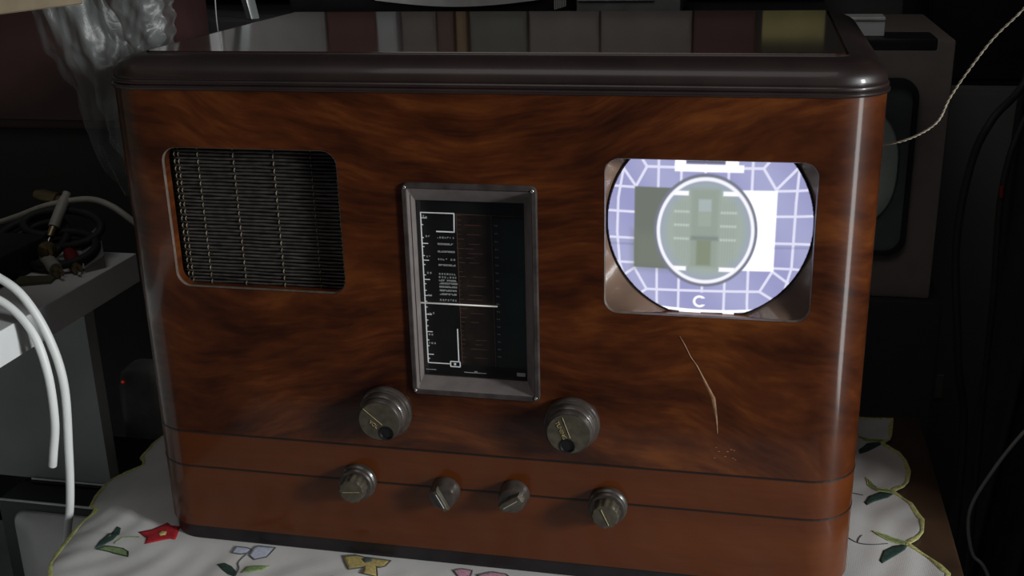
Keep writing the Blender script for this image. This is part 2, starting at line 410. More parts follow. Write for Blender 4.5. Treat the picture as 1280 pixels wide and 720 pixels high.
bm = BM(); box(bm, .2238, .2470, .01485, .0151, .1440, .2470)
obj('brown_band', bm, 'dialbrowncol', dial)
bm = BM()
for x in (.2240, .2465): seg(bm, x, .2462, x, .1440, .00035, y=.01475)
seg(bm, .2240, .2462, .2670, .2458, .0003, y=.01475)
for z in [.2455-k*.0031 for k in range(33)]:
    seg(bm, .2245, z, .2245+random.choice((.0010, .0010, .0022, .004)), z, .0003, y=.01475)
    if random.random() < .6: a = random.uniform(.229, .234); seg(bm, a, z, a+random.uniform(.004, .011), z, .00028, y=.01475)
obj('band_marking', bm, 'dialbrown', dial)
bm = BM(); box(bm, .2475, .2675, .01485, .0151, .1440, .2440); obj('green_band', bm, 'dialteal', dial)
bm = BM()
for x in (.2488, .2500):
    for z in [.240-k*.0052 for k in range(18)]: seg(bm, x-.0004, z, x+.0002, z-.0008, .0003, y=.01475)
seg(bm, .199, .1392, .206, .1392, .0004); seg(bm, .225, .1387, .240, .1387, .0004); seg(bm, .232, .1395, .234, .1395, .0007); seg(bm, .2605, .1395, .266, .1395, .0024)
obj('faint_marking', bm, 'dialgrey', dial)
bm = BM(); tube(bm, [(.1975, .0136, .1863), (.2491, .0136, .1864)], .00052, n=8, sub=1); obj('dial_pointer', bm, 'needle', tv, 180)['label'] = 'thin white pointer across the dial'
bm = BM(); box(bm, i0[0]-.001, i0[1]+.001, .0118, .0121, i0[2]-.001, i0[3]+.001); obj('dial_glass', bm, 'glass', tv)

# picture tube
CX, CZ, TR = .3800, .2478, .0603
def dome(r): return .0062+.0034*(r/TR)**2
bm = BM()
N = 64; loops = []
for r in (TR, TR+.0004, TR+.0008, TR+.0012): 
    y = dome(TR)+(r-TR)*1.2; loops.append([(CX+r*math.cos(2*PI*k/N), y, CZ+r*math.sin(2*PI*k/N)) for k in range(N)])
loops.append([(CX+(TR+.0012)*math.cos(2*PI*k/N), .060, CZ+(TR+.0012)*math.sin(2*PI*k/N)) for k in range(N)])
loops.append([(CX+.02*math.cos(2*PI*k/N), .14, CZ+.02*math.sin(2*PI*k/N)) for k in range(N)]); loops.append([(CX+.02*math.cos(2*PI*k/N), .2, CZ+.02*math.sin(2*PI*k/N)) for k in range(N)])
loft(bm, loops, cap=(False, True)); ptube = obj('picture_tube', bm, 'tubeglass', tv, 40)
# the test card on the phosphor: (x, z) in millimetres
K = lambda a, b, c: lin((a, b, c))
BG, LN, WH, GG, RD = K(158, 158, 204), K(232, 232, 255), (1.25, 1.25, 1.35), K(112, 118, 110), K(120, 124, 138)
LINES = []
def PL(w, *p):
    for a, b in zip(p, p[1:]): LINES.append((a, b, w))
PL(.75, (329.5, 281), (326.4, 262), (325.9, 241), (327.5, 221), (331, 210)); PL(.75, (430.2, 282), (429.4, 262), (429.2, 241), (429, 222), (426, 209))
for x in (350.1, 404.1): PL(.75, (x, 288), (x, 269)); PL(.75, (x, 219.5), (x+.2, 199), (x+.6, 192))
for x in (363.4, 390.6): PL(.75, (x, 283), (x, 269)); PL(.75, (x, 213), (x, 192))
PL(.75, (377.4, 209.5), (377.4, 205.2)); PL(.75, (377.3, 283), (377.3, 279))
for z, b in ((268.7, .6), (253.6, .3), (237.3, -.2), (221.8, -.7)):
    PL(.75, (319, z+b*.6), (336.5, z)); PL(.75, (418.5, z), (430, z+b*.5), (442, z+b*2))
PL(.8, (343.2, 281.3), (410.2, 281.8)); PL(.8, (344, 204.9), (411.3, 206.6))
PL(.8, (343.2, 281.3), (336.9, 269.3)); PL(.8, (343.2, 281.3), (338.5, 288.5)); PL(.8, (336.9, 269.3), (328, 281.5))
PL(.8, (410.2, 281.8), (417.8, 269.5)); PL(.8, (410.2, 281.8), (415, 288)); PL(.8, (417.8, 269.5), (430.2, 283))
PL(.8, (336.5, 218.3), (344, 204.9)); PL(.8, (336.5, 218.3), (329, 212.5)); PL(.8, (344, 204.9), (339, 201))
PL(.8, (418.1, 219.7), (411.3, 206.6)); PL(.8, (418.1, 219.7), (432, 209)); PL(.8, (411.3, 206.6), (423, 199))
def sm(d, w): return max(0., min(1., .5+(w-d)/.5))
def dseg(px, pz, a, b):
    dx, dz = b[0]-a[0], b[1]-a[1]; t = max(0, min(1, ((px-a[0])*dx+(pz-a[1])*dz)/(dx*dx+dz*dz)))
    return math.hypot(px-a[0]-t*dx, pz-a[1]-t*dz)
def mix(a, b, t): return tuple(x+(y-x)*t for x, y in zip(a, b))
def rct(x, z, x0, x1, z0, z1, s=.45): 
    d = max(x0-x, x-x1, z0-z, z-z1); return max(0., min(1., .5-d/(2*s)))
def card(x, z):
    r = math.hypot(x-380., z-247.8)
    c = mix(BG, K(170, 172, 212), .5+.5*math.sin(x*.11+z*.07))
    for a, b, w in LINES:
        if abs(x-(a[0]+b[0])/2) < abs(a[0]-b[0])/2+2 and abs(z-(a[1]+b[1])/2) < abs(a[1]-b[1])/2+2:
            c = mix(c, LN, sm(dseg(x, z, a, b), w))
    c = mix(c, WH, rct(x, z, 359.6, 399, 279.2, 283.4)); c = mix(c, WH, rct(x, z, 359.6, 366, 282, 290)); c = mix(c, WH, rct(x, z, 388.5, 396, 282, 290))
    c = mix(c, K(105, 108, 128), rct(x, z, 366, 388.5, 284.0, 290))
    c = mix(c, K(112, 118, 108), rct(x, z, 336.2, 366, 219, 269.2)); c = mix(c, K(120, 126, 114), .8*rct(x, z, 336.2, 366, 219, 241, 4))
    c = mix(c, WH, rct(x, z, 392, 418.6, 219.8, 268.8))
    q = math.hypot((x-378.2)/28.6, (z-243.4)/32.9)
    if q < 1.14:
        c = mix(c, RD, max(0, min(1, (1.075-q)*30)))
        c = mix(c, (1.0, 1.0, 1.1), max(0, min(1, (1.012-q)*30)))
        g = mix(K(164, 176, 166), K(158, 168, 190), max(0, min(1, (q-.72)*4)))
        f = max(0, min(1, (.945-q)*30))
        i = g
        i = mix(i, K(148, 159, 148), .8*rct(x, z, 369.5, 386, 221, 269, 1.5))
        for x0, x1 in ((360, 368.6), (387, 396)):
            for zz_ in (255.2, 247, 238.6): i = mix(i, K(206, 220, 212), .9*rct(x, z, x0, x1, zz_-.6, zz_+.6, .6))
            i = mix(i, K(150, 162, 156), .5*rct(x, z, x0, x1, 223, 262, 1.2)*(.5+.5*math.sin(x*4)))
        i = mix(i, K(172, 184, 184), rct(x, z, 374, 381.4, 255.4, 263, .6)); i = mix(i, K(160, 172, 160), rct(x, z, 374, 381.4, 246.6, 255.4, .6))
        i = mix(i, K(134, 144, 122), rct(x, z, 373.4, 381.8, 222.3, 238, .8)); i = mix(i, K(118, 132, 128), .7*rct(x, z, 370, 386, 238, 240.5, .8))
        for x0, x1, zc in ((358.5, 368, 266.3), (388, 397.5, 266.6), (359, 367.5, 219.8), (387, 396, 220)): i = mix(i, (1.1, 1.1, 1.15), rct(x, z, x0, x1, zc-1.3, zc+1.3, .5))
        c = mix(c, i, f)
    # letter C
    rc = math.hypot(x-376.2, z-198.7)
    if rc < 5 and not (x > 377.8 and abs(z-198.7) < 2.1): c = mix(c, (1.1, 1.1, 1.15), max(0, min(1, .5+(.75-abs(rc-3.2))/.5)))
    # faint scan fold
    c = mix(c, mix(c, (0, 0, 0), .22), max(0, 1-abs(z-(234.0+(x-380)*.012))/1.2) if (x < 336 or x > 412) else 0)
    # lower edge of the raster
    zb = 192.4+((x-378)/52.)**2*4.5
    e = z-zb
    if e < 1.2: c = mix(c, WH, max(0, min(1, (1.2-e)/.5)))
    if e < -.6:
        blk = any(a < x < b for a, b in ((351, 357), (364, 377), (390, 397), (403.5, 410.5), (340, 341)))
        c = mix(c, WH if blk and e > -2.4 else (.006, .006, .008), max(0, min(1, (-.6-e)/.4)))
    c = mix(c, (.01, .01, .016), max(0, min(1, (r-59.6)/.5)))
    return c
bm = BM(); st = .45; nx = int(122/st); cache = {}
for i in range(-nx//2, nx//2+1):
    for j in range(-nx//2, nx//2+1):
        x, z = i*st, j*st
        if math.hypot(x, z) <= 60.2 and abs(z) < 58.5: cache[i, j] = bm.verts.new((CX+x/1000, dome(math.hypot(x, z)/1000)-.0001, CZ+z/1000))
for (i, j), v in list(cache.items()):
    q = [cache.get(k) for k in ((i, j), (i+1, j), (i+1, j+1), (i, j+1))]
    if all(q): bm.faces.new(q)
pic = obj('test_picture', bm, 'card', ptube, 180); pic['label'] = 'glowing bluish white test card with circle, grid and letter C'
at = pic.data.color_attributes.new('picture', 'FLOAT_COLOR', 'POINT')
ox, oz = W/2, 0
for k, v in enumerate(pic.data.vertices):
    at.data[k].color = (*card((v.co.x+ox)*1000, (v.co.z+oz)*1000), 1)
# mask plate round the tube, dished towards the glass
bm = BM(); N = 96; a = []; b = []; c_ = []
x0, x1, z0, z1 = SC[0]-.001, SC[1]+.003, SC[2]-.001, SC[3]+.001
for k in range(N):
    t = 2*PI*k/N; dx, dz = math.cos(t), math.sin(t)
    s = min((x1-CX if dx > 0 else CX-x0)/max(abs(dx), 1e-6), (z1-CZ if dz > 0 else CZ-z0)/max(abs(dz), 1e-6))
    q = lambda r, y: (CX+r*dx, y, CZ+r*dz)
    rin = TR+.0010
    s2 = max(s, rin+.0005)
    a.append(q(s2, .0036)); b.append(q((s2*.45+rin*.55), .0078)); c_.append(q(rin, .0108))
loft(bm, [a, b, c_], cap=(False, False)); msk = obj('tube_mask', bm, 'maskmat', tv, 180)
bm = BM(); prismY(bm, rrect(SC[0]+.001, SC[1]-.001, SC[2]+.001, SC[3]-.001, .008), .0028, .0033); obj('safety_glass', bm, 'glass', tv, 40)

# knobs
def knob_root(name, bm, m, label=None):
    o = obj(name, bm, m, tv, 32)
    if label: o['label'] = label
    return o
def big_knob(x, z, hole, line, txt, tpos, trot, label):
    bm = BM(); lathe(bm, [(.0150, 0), (.0176, .0004), (.0180, .0014), (.0180, .0042), (.0173, .0054), (.0163, .0058), (.0160, .0063), (.0164, .0070), (.0163, .0100), (.0154, .0116), (.0149, .0121), (.0151, .0129), (.0149, .0152), (.0137, .0168), (0, .0172)], 64, (x, 0, z))
    k = knob_root('control_knob', bm, 'bakelite', label)
    c = BM(); lathe(c, [(.0046, .0080), (.0046, .0300)], 32, (x+hole[0], 0, z+hole[1])); cut(k, c)
    for p in k.data.polygons: p.use_smooth = True
    k.data.set_sharp_from_angle(angle=math.radians(32))
    bm = BM()
    # inset face disc with a bite for the finger hole
    n = 48; disc = BM(); lathe(disc, [(.0132, .0165), (.0132, .01735), (0, .0175)], 48, (x, 0, z))
    f = obj('knob_face', disc, 'bakeface', k, 30)
    return k, f
def cutk(o, bm): cut(o, bm)
def add_big(x, z, hole, lineA, lineB, txt, tpos, ang, label):
    k, f = big_knob(x, z, hole, None, txt, tpos, ang, label)
    f_off = Vector((W/2, D/2, 0))
    for o in (f,):
        c = BM(); lathe(c, [(.0046, .0100), (.0046, .0300)], 32, (x+hole[0], 0, z+hole[1])); cut(o, c)
    bm = BM(); R_ = []
    for r, h in ((.0046, .0168), (.0050, .0179), (.0044, .0180), (.0039, .0170), (.0038, .0085), (0, .0084)):
        R_.append((r, h))
    lathe(bm, R_, 32, (x+hole[0], 0, z+hole[1])); obj('finger_hole', bm, 'hole', k, 60)
    bm = BM(); tube(bm, [(x+lineA[0], -.01765, z+lineA[1]), (x+lineB[0], -.01765, z+lineB[1])], .00022, n=6, sub=1); obj('index_line', bm, 'gilt', k)
    me = text_mesh(txt, .0034); me.transform(Matrix.Translation((x+tpos[0], -.0177, z+tpos[1])) @ Matrix.Rotation(PI/2, 4, 'X') @ Matrix.Rotation(ang, 4, 'Z'))
    link('lettering', me, 'gilt', k)
add_big(.1752, .1143, (.0050, -.0078), (-.0100, .0085), (.0025, -.0022), 'VOL', (-.0035, -.0022), math.radians(-38), 'large round knob left below the dial, with finger hole and gilt lettering')
add_big(.2993, .1158, (-.0004, -.0082), (-.0034, .0110), (.0014, -.0026), 'TUNING', (-.0045, .0022), math.radians(-66), 'large round knob right below the dial, marked TUNING')
def dual(x, z, flute, label):
    bm = BM(); lathe(bm, [(.0110, 0), (.0128, .0006), (.0128, .0038), (.0121, .0047), (.0117, .0051), (.0118, .0074), (.0110, .0086), (.0070, .0090)], 48, (x, 0, z))
    k = knob_root('control_knob', bm, 'bakelite', label)
    bm = BM(); n = 72; O = Vector((x, 0, z)); loops = []
    for r, h in ((.0086, .0086), (.0089, .0094), (.0087, .0155), (.0080, .0170), (.0045, .0175)):
        loops.append([(x+(r*(1+.035*math.cos(12*t)*(1 if r > .005 else 0)))*math.cos(t), -h, z+(r*(1+.035*math.cos(12*t)*(1 if r > .005 else 0)))*math.sin(t)) for t in [2*PI*q/n for q in range(n)]])
    loft(bm, loops); obj('inner_knob', bm, 'bakeface', k, 35)
    bm = BM(); a = flute; tube(bm, [(x-.0060*math.cos(a), -.0177, z-.0060*math.sin(a)), (x+.0060*math.cos(a), -.0177, z+.0060*math.sin(a))], .0003, n=6, sub=1); obj('index_line', bm, 'gilt', k)
dual(.1522, .0603, .1, 'double ringed small knob, leftmost of the lower row')
dual(.3226, .0588, 2.0, 'double ringed small knob, rightmost of the lower row')
def small(x, z, ang, label, pointed):
    bm = BM(); lathe(bm, [(.0085, 0), (.0101, .0006), (.0102, .0028), (.0096, .0040), (.0092, .0090), (.0085, .0112), (.0065, .0122), (0, .0124)], 48, (x, 0, z))
    k = knob_root('control_knob', bm, 'bakelite', label)
    bm = BM(); wd = .0022 if not pointed else .0034
    L = [(-.0086, wd*.8), (-.0050, wd), (.0050, wd), (.0086, wd*.8), (.0086, -wd*.8), (.0050, -wd), (-.0050, -wd), (-.0086, -wd*.8)]
    ca, sa = math.cos(ang), math.sin(ang)
    f = lambda s, h: [(x+(p*s)*ca-(q*s)*sa, -h, z+(p*s)*sa+(q*s)*ca) for p, q in L]
    loft(bm, [f(1, .0060), f(1, .0142), f(.9, .0155), f(.7, .0159)]); obj('grip_bar', bm, 'bakeface', k, 35)
    bm = BM(); tube(bm, [(x-.0055*ca, -.0161, z-.0055*sa), (x+.0055*ca, -.0161, z+.0055*sa)], .00028, n=6, sub=1); obj('index_line', bm, 'dialgrey', k)
small(.2134, .0586, math.radians(118), 'small bar grip knob, second of the lower row', False)
small(.2607, .0608, math.radians(35), 'small plain knob, third of the lower row', True)

# ================================================================== TABLE AND CLOTH
tb = thing('table', 'brown wooden table under the white embroidered cloth', 'table', (.25, .05, -.75))
bm = BM(); box(bm, -.045, .556, -.26, .30, -.026, -.0038, .003); obj('tabletop', bm, 'tabletop', tb, 40)
bm = BM(); box(bm, -.02, .53, -.22, .27, -.085, -.0262); obj('apron', bm, 'tabletop', tb)
for x in (-.02, .495):
    for y in (-.22, .235):
        bm = BM(); loft(bm, [[(x+.006, y+.006, -.75), (x+.029, y+.006, -.75), (x+.029, y+.029, -.75), (x+.006, y+.029, -.75)], [(x, y, -.0855), (x+.035, y, -.0855), (x+.035, y+.035, -.0855), (x, y+.035, -.0855)]]); obj('leg', bm, 'tabletop', tb)

LB = [(-.23, -.052), (-.12, -.040), (-.085, -.046), (-.0597, -.0575), (-.045, -.066), (-.032, -.0714), (-.001, -.0780), (.020, -.0815), (.030, -.0812), (.0387, -.0835), (.046, -.0930), (.064, -.1006), (.082, -.1040), (.0945, -.1034), (.104, -.0960), (.110, -.0835), (.116, -.086), (.130, -.0975), (.16, -.1036), (.182, -.0990), (.197, -.0890), (.21, -.098), (.24, -.107), (.27, -.104), (.285, -.098)]
RB = [(-.23, .538), (-.11, .545), (-.06, .548), (-.03, .537), (-.01, .529), (.0499, .5455), (.0600, .541), (.0705, .534), (.0839, .5232), (.0920, .5300), (.1013, .5345), (.1186, .5372), (.1405, .5314), (.1500, .5250), (.1566, .5200), (.1650, .5280), (.1734, .5322), (.191, .5360), (.210, .5345), (.2241, .5305), (.2365, .5201), (.2440, .5255), (.2523, .5275), (.270, .5300), (.2854, .5318)]
def interp(T, y):
    for (a, p), (b, q) in zip(T, T[1:]):
        if y <= b: return p+(q-p)*(y-a)/(b-a)
    return T[-1][1]
def zc(x, y):
    d = max(0, -.05-x); z = -.0004-(math.sqrt(d*d+.0004)-.02)*.4
    # creases in the loose cloth, away from the heavy cabinet
    free = max(0, min(1, (.012-x)/.03)) if y > -.004 else max(0, min(1, (-.004-y)/.02))
    free = max(free, max(0, min(1, (x-.482)/.02)))
    z -= free*(.0013*(.5+.5*math.sin(x*95+y*38+1.3*math.sin(y*60)))*(.4+.6*math.sin(x*17+1)**2)+.0004*(1+math.sin(x*230-y*120+2*math.sin(y*45+x*30))))
    return z
bm = BM(); ys = [-.23+.515*k/170 for k in range(171)]; nxx = 150; top = []
for y in ys:
    xl, xr = interp(LB, y), interp(RB, y)
    top.append([bm.verts.new((xl+(xr-xl)*i/nxx, y, zc(xl+(xr-xl)*i/nxx, y))) for i in range(nxx+1)])
for a, b in zip(top, top[1:]):
    for i in range(nxx): bm.faces.new((a[i], a[i+1], b[i+1], b[i]))
cl = obj('tablecloth', bm, 'linen', None, 180)
sol = cl.modifiers.new('thick', 'SOLIDIFY'); sol.thickness = .0007; sol.offset = -1 if sum(p.normal.z for p in cl.data.polygons) > 0 else 1
bpy.context.view_layer.update()
nm = bpy.data.meshes.new_from_object(cl.evaluated_get(bpy.context.evaluated_depsgraph_get())); cl.modifiers.clear(); cl.data = nm
if sum(p.normal.z for p in nm.polygons if p.area > 0) == 0: pass
tag(cl, 'white linen tablecloth with olive scalloped edge and embroidered flowers under the television', 'tablecloth')
def edging(name, pts, inset):
    """a sewn band that follows an outline of the cloth"""
    P = []
    for i in range(len(pts)-1):
        for k in range(4):
            t = k/4; P.append((pts[i][0]*(1-t)+pts[i+1][0]*t, pts[i][1]*(1-t)+pts[i+1][1]*t))
    P.append(pts[-1]); bm = BM(); L = []
    for i, (x, y) in enumerate(P):
        a, b = P[max(i-1, 0)], P[min(i+1, len(P)-1)]; dx, dy = b[0]-a[0], b[1]-a[1]; q = math.hypot(dx, dy) or 1
        nx_, ny_ = dy/q*inset, -dx/q*inset
        f = 1+.35*math.sin(i*.55)
        X, Y = x+nx_*f, y+ny_*f
        o = (x-nx_*.15, y-ny_*.15)
        L.append([(o[0], o[1], zc(*o)-.0002), (o[0], o[1], zc(*o)+.0006), ((o[0]+X)/2, (o[1]+Y)/2, zc((o[0]+X)/2, (o[1]+Y)/2)+.0009), (X, Y, zc(X, Y)+.0003), (X, Y, zc(X, Y)-.0003)])
    loft(bm, L); return obj(name, bm, 'rim', cl, 60)
edging('scalloped_edging', [(x, y) for y, x in LB if y > -.1], .0026)
edging('scalloped_edging', [(x, y) for y, x in RB if y > -.1], -.0026)
edging('scalloped_edging', [(-.098+.6298*k/20, .285) for k in range(21)], .0022)
def patch(name, pts, m, h=.0006, edge=None, parent=None):
    """a raised satin stitch patch"""
    cx = sum(p[0] for p in pts)/len(pts); cy = sum(p[1] for p in pts)/len(pts)
    P = []
    for i in range(len(pts)):
        a, b = pts[i], pts[(i+1) % len(pts)]
        for k in range(3): t = k/3; P.append((a[0]*(1-t)+b[0]*t, a[1]*(1-t)+b[1]*t))
    rows = []
    for s, hh in ((1, -.0002), (1, h*.6), (.8, h), (.4, h*1.1)):
        rows.append([(cx+(x-cx)*s, cy+(y-cy)*s, zc(cx+(x-cx)*s, cy+(y-cy)*s)+hh) for x, y in P])
    bm = BM(); loft(bm, rows); o = obj(name, bm, m, parent or cl, 180)
    if edge:
        bm = BM(); tube(bm, [(x, y, zc(x, y)+h*.8) for x, y in P+[P[0]]], .00042, n=6, sub=1); obj('stitched_outline', bm, edge, o)
    return o
RED = [(-.0238, .0014), (-.0162, .0076), (-.0097, .0185), (-.0045, .0145), (.0030, .0144), (.0060, .0052), (.0085, -.0033), (.0038, -.0026), (-.0036, -.0080), (-.0105, -.0126), (-.0139, -.0044)]
o = patch('embroidered_flower', RED, 'redthread'); o['label'] = 'red embroidered flower with yellow centre'
patch('flower_centre', [(-.0074, .0008), (-.0068, .0051), (-.0028, .0051), (-.0016, .0012), (-.0044, -.001)], 'yelthread', .0012, parent=o)
patch('embroidered_leaf', [(-.0439, -.0232), (-.0457, -.0145), (-.0445, -.0064), (-.0431, .0014), (-.0441, .0065), (-.0404, .0054), (-.0367, -.0026), (-.0366, -.0112), (-.0397, -.0178)], 'dkgreen')
patch('embroidered_leaf', [(-.0418, -.0248), (-.0384, -.0199), (-.0307, -.0195), (-.0237, -.0196), (-.0178, -.0228), (-.0141, -.0292), (-.0223, -.0268), (-.0312, -.0252)], 'ltgreen', edge='dkgreen')
bm = BM(); tube(bm, [(x, y, zc(x, y)+.0003) for x, y in ((-.033, -.0156), (-.0299, -.0073), (-.0193, -.0047))], .0004, n=6); obj('embroidered_stem', bm, 'ltgreen', cl)
for b_ in ([(.0572, -.0126), (.0563, -.0046), (.065, -.0047), (.0690, -.0060), (.0686, -.0106), (.0640, -.0130)], [(.0700, -.0040), (.0716, -.0010), (.0853, -.0011), (.0838, -.0127), (.0764, -.0172), (.0705, -.0130)]):
    patch('embroidered_petal', b_, 'bluethread', edge='greythread')
bm = BM(); tube(bm, [(x, y, zc(x, y)+.0003) for x, y in ((.068, -.012), (.0665, -.022), (.0705, -.030), (.072, -.045))], .0004, n=6); obj('embroidered_stem', bm, 'greythread', cl)
patch('embroidered_leaf', [(.0524, -.0262), (.0572, -.0244), (.0642, -.0272), (.0713, -.0336), (.0723, -.0383), (.0658, -.0364), (.0597, -.0326)], 'dkgreen')
patch('embroidered_leaf', [(.0740, -.0340), (.0745, -.0262), (.0790, -.0245), (.0900, -.0216), (.0870, -.0275), (.0800, -.0325)], 'ltgreen')
YEL = [(.1363, -.0023), (.1441, .0004), (.1525, -.0015), (.1556, -.0012), (.1600, -.0016), (.1717, -.0023), (.1697, -.0089), (.1661, -.0110), (.1640, -.0105), (.1679, -.0204), (.1551, -.0197), (.1560, -.0120), (.1530, -.0139), (.146, -.0171), (.1400, -.0090)]
o = patch('embroidered_flower', YEL, 'yelthread', edge='greythread'); o['label'] = 'yellow embroidered flower'
patch('flower_centre', [(.1510, -.0045), (.1535, -.0015), (.1580, -.0020), (.1590, -.0060), (.1545, -.0080)], 'greythread', .0012, parent=o)
patch('embroidered_leaf', [(.1325, -.030), (.1375, -.0265), (.1440, -.029), (.1400, -.0335)], 'dkgreen')
patch('embroidered_petal', [(.2172, -.0058), (.2225, -.0030), (.2303, -.0040), (.2305, -.0100), (.2232, -.0125)], 'pinkthread', edge='greythread')
patch('embroidered_petal', [(.2345, -.0080), (.2436, -.0030), (.2534, -.0040), (.2587, -.0084), (.2520, -.0140), (.2400, -.0140)], 'pinkthread', edge='greythread')
for b_ in ([(.4986, .2211), (.5066, .236), (.5175, .2406), (.5174, .2337), (.507, .2225), (.4991, .2145)], [(.4969, .1353), (.5009, .1451), (.5099, .1535), (.5203, .1536), (.5147, .1463), (.5045, .1389), (.4986, .1323)], [(.501, .0576), (.5047, .071), (.5122, .0796), (.5227, .0834), (.5193, .0751), (.5095, .0638), (.5025, .0551)]):
    patch('embroidered_leaf', b_, 'dkgreen')
for b_ in ([(.5007, .2480), (.5087, .2443), (.5212, .2426), (.5205, .2373), (.5081, .2393), (.5002, .2432)], [(.5013, .1745), (.5041, .1672), (.5077, .1601), (.5212, .1572), (.5191, .1525), (.5085, .1542), (.5017, .1634)], [(.4997, .0958), (.5085, .0928), (.5229, .0854), (.521, .0812), (.5088, .0859), (.503, .0908)]):
    patch('embroidered_leaf', b_, 'ltgreen', .0004, edge='rim')
bm = BM(); tube(bm, [(x, y, zc(x, y)+.0003) for x, y in ((.480, .085), (.4881, .0778), (.4981, .0771), (.5086, .0814))], .0004, n=6); obj('embroidered_stem', bm, 'greythread', cl)
bm = BM(); tube(bm, [(x, y, zc(x, y)+.0003) for x, y in ((.4881, .0778), (.4895, .0840), (.492, .0890))], .0003, n=6); obj('embroidered_stem', bm, 'greythread', cl)
bm = BM(); tube(bm, [(x, y, zc(x, y)+.0003) for x, y in ((.482, .150), (.4970, .1465))], .0003, n=6, sub=1); obj('embroidered_stem', bm, 'greythread', cl)

# ================================================================== LEFT SIDE
bm = BM(); box(bm, -.52, -.122, -.42, .2073, .1190, .1450, .0008)
desk = thing('shelf_unit', 'white laminate shelf unit left of the television, holding cables', 'shelf', (-.32, -.1, -.75))
obj('shelf_board', bm, 'whitelam', desk)
bm = BM(); box(bm, -.4995, -.134, .1362, .150, -.0466, .1188); obj('side_panel', bm, 'greypanel', desk)['label'] = 'grey panel below the white board'
bm = BM(); box(bm, -.52, -.50, -.40, .1362, -.75, .1188); obj('side_panel', bm, 'greypanel', desk)
bm = BM(); box(bm, -.4995, -.0468, -.05, .33, -.245, -.227); obj('lower_shelf', bm, 'greypanel', desk)
bm = BM(); box(bm, -.075, -.055, -.05, .33, -.75, -.2455); obj('leg_panel', bm, 'greypanel', desk)

def hang_cable(name, pts, r, m, label, group=None, cat='cable'):
    bm = BM(); tube(bm, pts, r, n=12, sub=10); return tag(obj(name, bm, m, None, 180), label, cat, group)
hang_cable('power_cable', [(-0.31, 0.045, 0.1503), (-0.22, 0.04, 0.164), (-0.1476, 0.0369, 0.1846), (-0.127, 0.0349, 0.1797), (-0.1099, 0.0349, 0.1657), (-0.0956, 0.0349, 0.1366), (-0.0892, 0.0349, 0.0985), (-0.0945, 0.0349, 0.045), (-0.103, 0.0369, -0.0037), (-0.118, 0.041, -0.06), (-0.119, 0.045, -0.13), (-0.119, 0.05, -0.222)], .0032, 'cable', 'longer thick white cable bending over the shelf edge and hanging down')
hang_cable('power_cable', [(-0.31, 0.020000000000000004, 0.1502), (-0.22, 0.023, 0.153), (-0.1524, 0.03, 0.168), (-0.13, 0.0349, 0.1621), (-0.1078, 0.033, 0.1421), (-0.0969, 0.029, 0.1109), (-0.0965, 0.0271, 0.0717), (-0.1026, 0.0271, 0.0438), (-0.106, 0.0281, 0.0325)], .0032, 'cable', 'shorter thick white cable ending in mid air below the shelf edge')
# portable television under the shelf
pt = thing('portable_television', 'small black portable television with grey screen under the shelf', 'television', (-.14, .16, -.2268))
bm = BM(); box(bm, -.2225, -.048, .1, .23, -.2265, -.0492, .003)
c0 = obj('casing', bm, 'black', pt, 40)
bm = BM(); sc = rrect(-.2085, -.066, -.195, -.0565, .014)
loft(bm, [[(x, .0995, z) for x, z in sc], [(-.137+(x+.137)*.97, .0965, -.126+(z+.126)*.97) for x, z in sc], [(-.137+(x+.137)*.7, .0945, -.126+(z+.126)*.7) for x, z in sc], [(-.137+(x+.137)*.3, .0938, -.126+(z+.126)*.3) for x, z in sc]]); obj('screen', bm, 'tvscreen', pt, 180)
bm = BM(); tube(bm, [(-.222, .0985, -.0475), (-.048, .0985, -.0475)], .0011, n=8, sub=1); obj('chrome_trim', bm, 'silver', pt, 180)
bm = BM(); box(bm, -.2105, -.048, .131, .1355, -.0491, -.0470, .0006); obj('top_cover', bm, 'black', pt)
bm = BM(); tube(bm, [(-.2105, .1335, -.0460), (-.048, .1335, -.0460)], .0009, n=8, sub=1); obj('chrome_trim', bm, 'silver', pt, 180)
# grey adapter with a red light
ad = thing('power_adapter', 'grey rounded plastic adapter with tiny red light below the shelf', 'power adapter', (-.163, .245, -.2268))
bm = BM()
loops = []
for s, z in ((.85, -.2265), (1, -.2225), (1, -.03), (.96, -.005), (.84, .008), (.6, .0135), (.3, .015)):
    loops.append([(-.163+x*s, .262+y*s, z) for x, y in rrect(-.026, .026, -.020, .020, .012)])
loft(bm, loops); obj('housing', bm, 'bottlegrey', ad, 50)
bm = BM(); lathe(bm, [(.0014, 0), (.0014, .0006), (0, .001)], 12, (-.178, .2425, .0020)); obj('indicator_light', bm, 'led', ad)
# oddments on the shelf
def plug(name, p, d, r, l, m, label, cat='plug', tail=None, group=None):
    t = thing(name, label, cat, p, 0, group); P = Vector(p); d = Vector(d).normalized()
    bm = BM(); tube(bm, [P, P+d*l*.15, P+d*l*.75, P+d*l], lambda q: r*(1 if q < .8 else .75), n=16, sub=2); obj('plug_body', bm, m, t, 40)
    bm = BM(); tube(bm, [P-d*l*.28, P-d*l*.005], r*.72, n=16, sub=1); obj('plug_sleeve', bm, 'brass', t, 40)
    bm = BM(); tube(bm, [P-d*l*.55, P-d*l*.285], r*.25, n=8, sub=1); obj('contact_pin', bm, 'steel', t, 40)
    return t
plug('phono_plug', (-.1545, .1380, .1512), (-.75, .62, .18), .0058, .030, 'dimcable', 'white phono plug lying on the shelf beside the red one')
plug('phono_plug', (-.1440, .1500, .1515), (-.65, .72, .16), .0058, .030, 'red', 'red phono plug lying on the shelf')
plug('phono_plug', (-.1800, .180, .1745), (.05, .75, .75), .0048, .034, 'dimcable', 'dull white plug leaning upward on the black box')
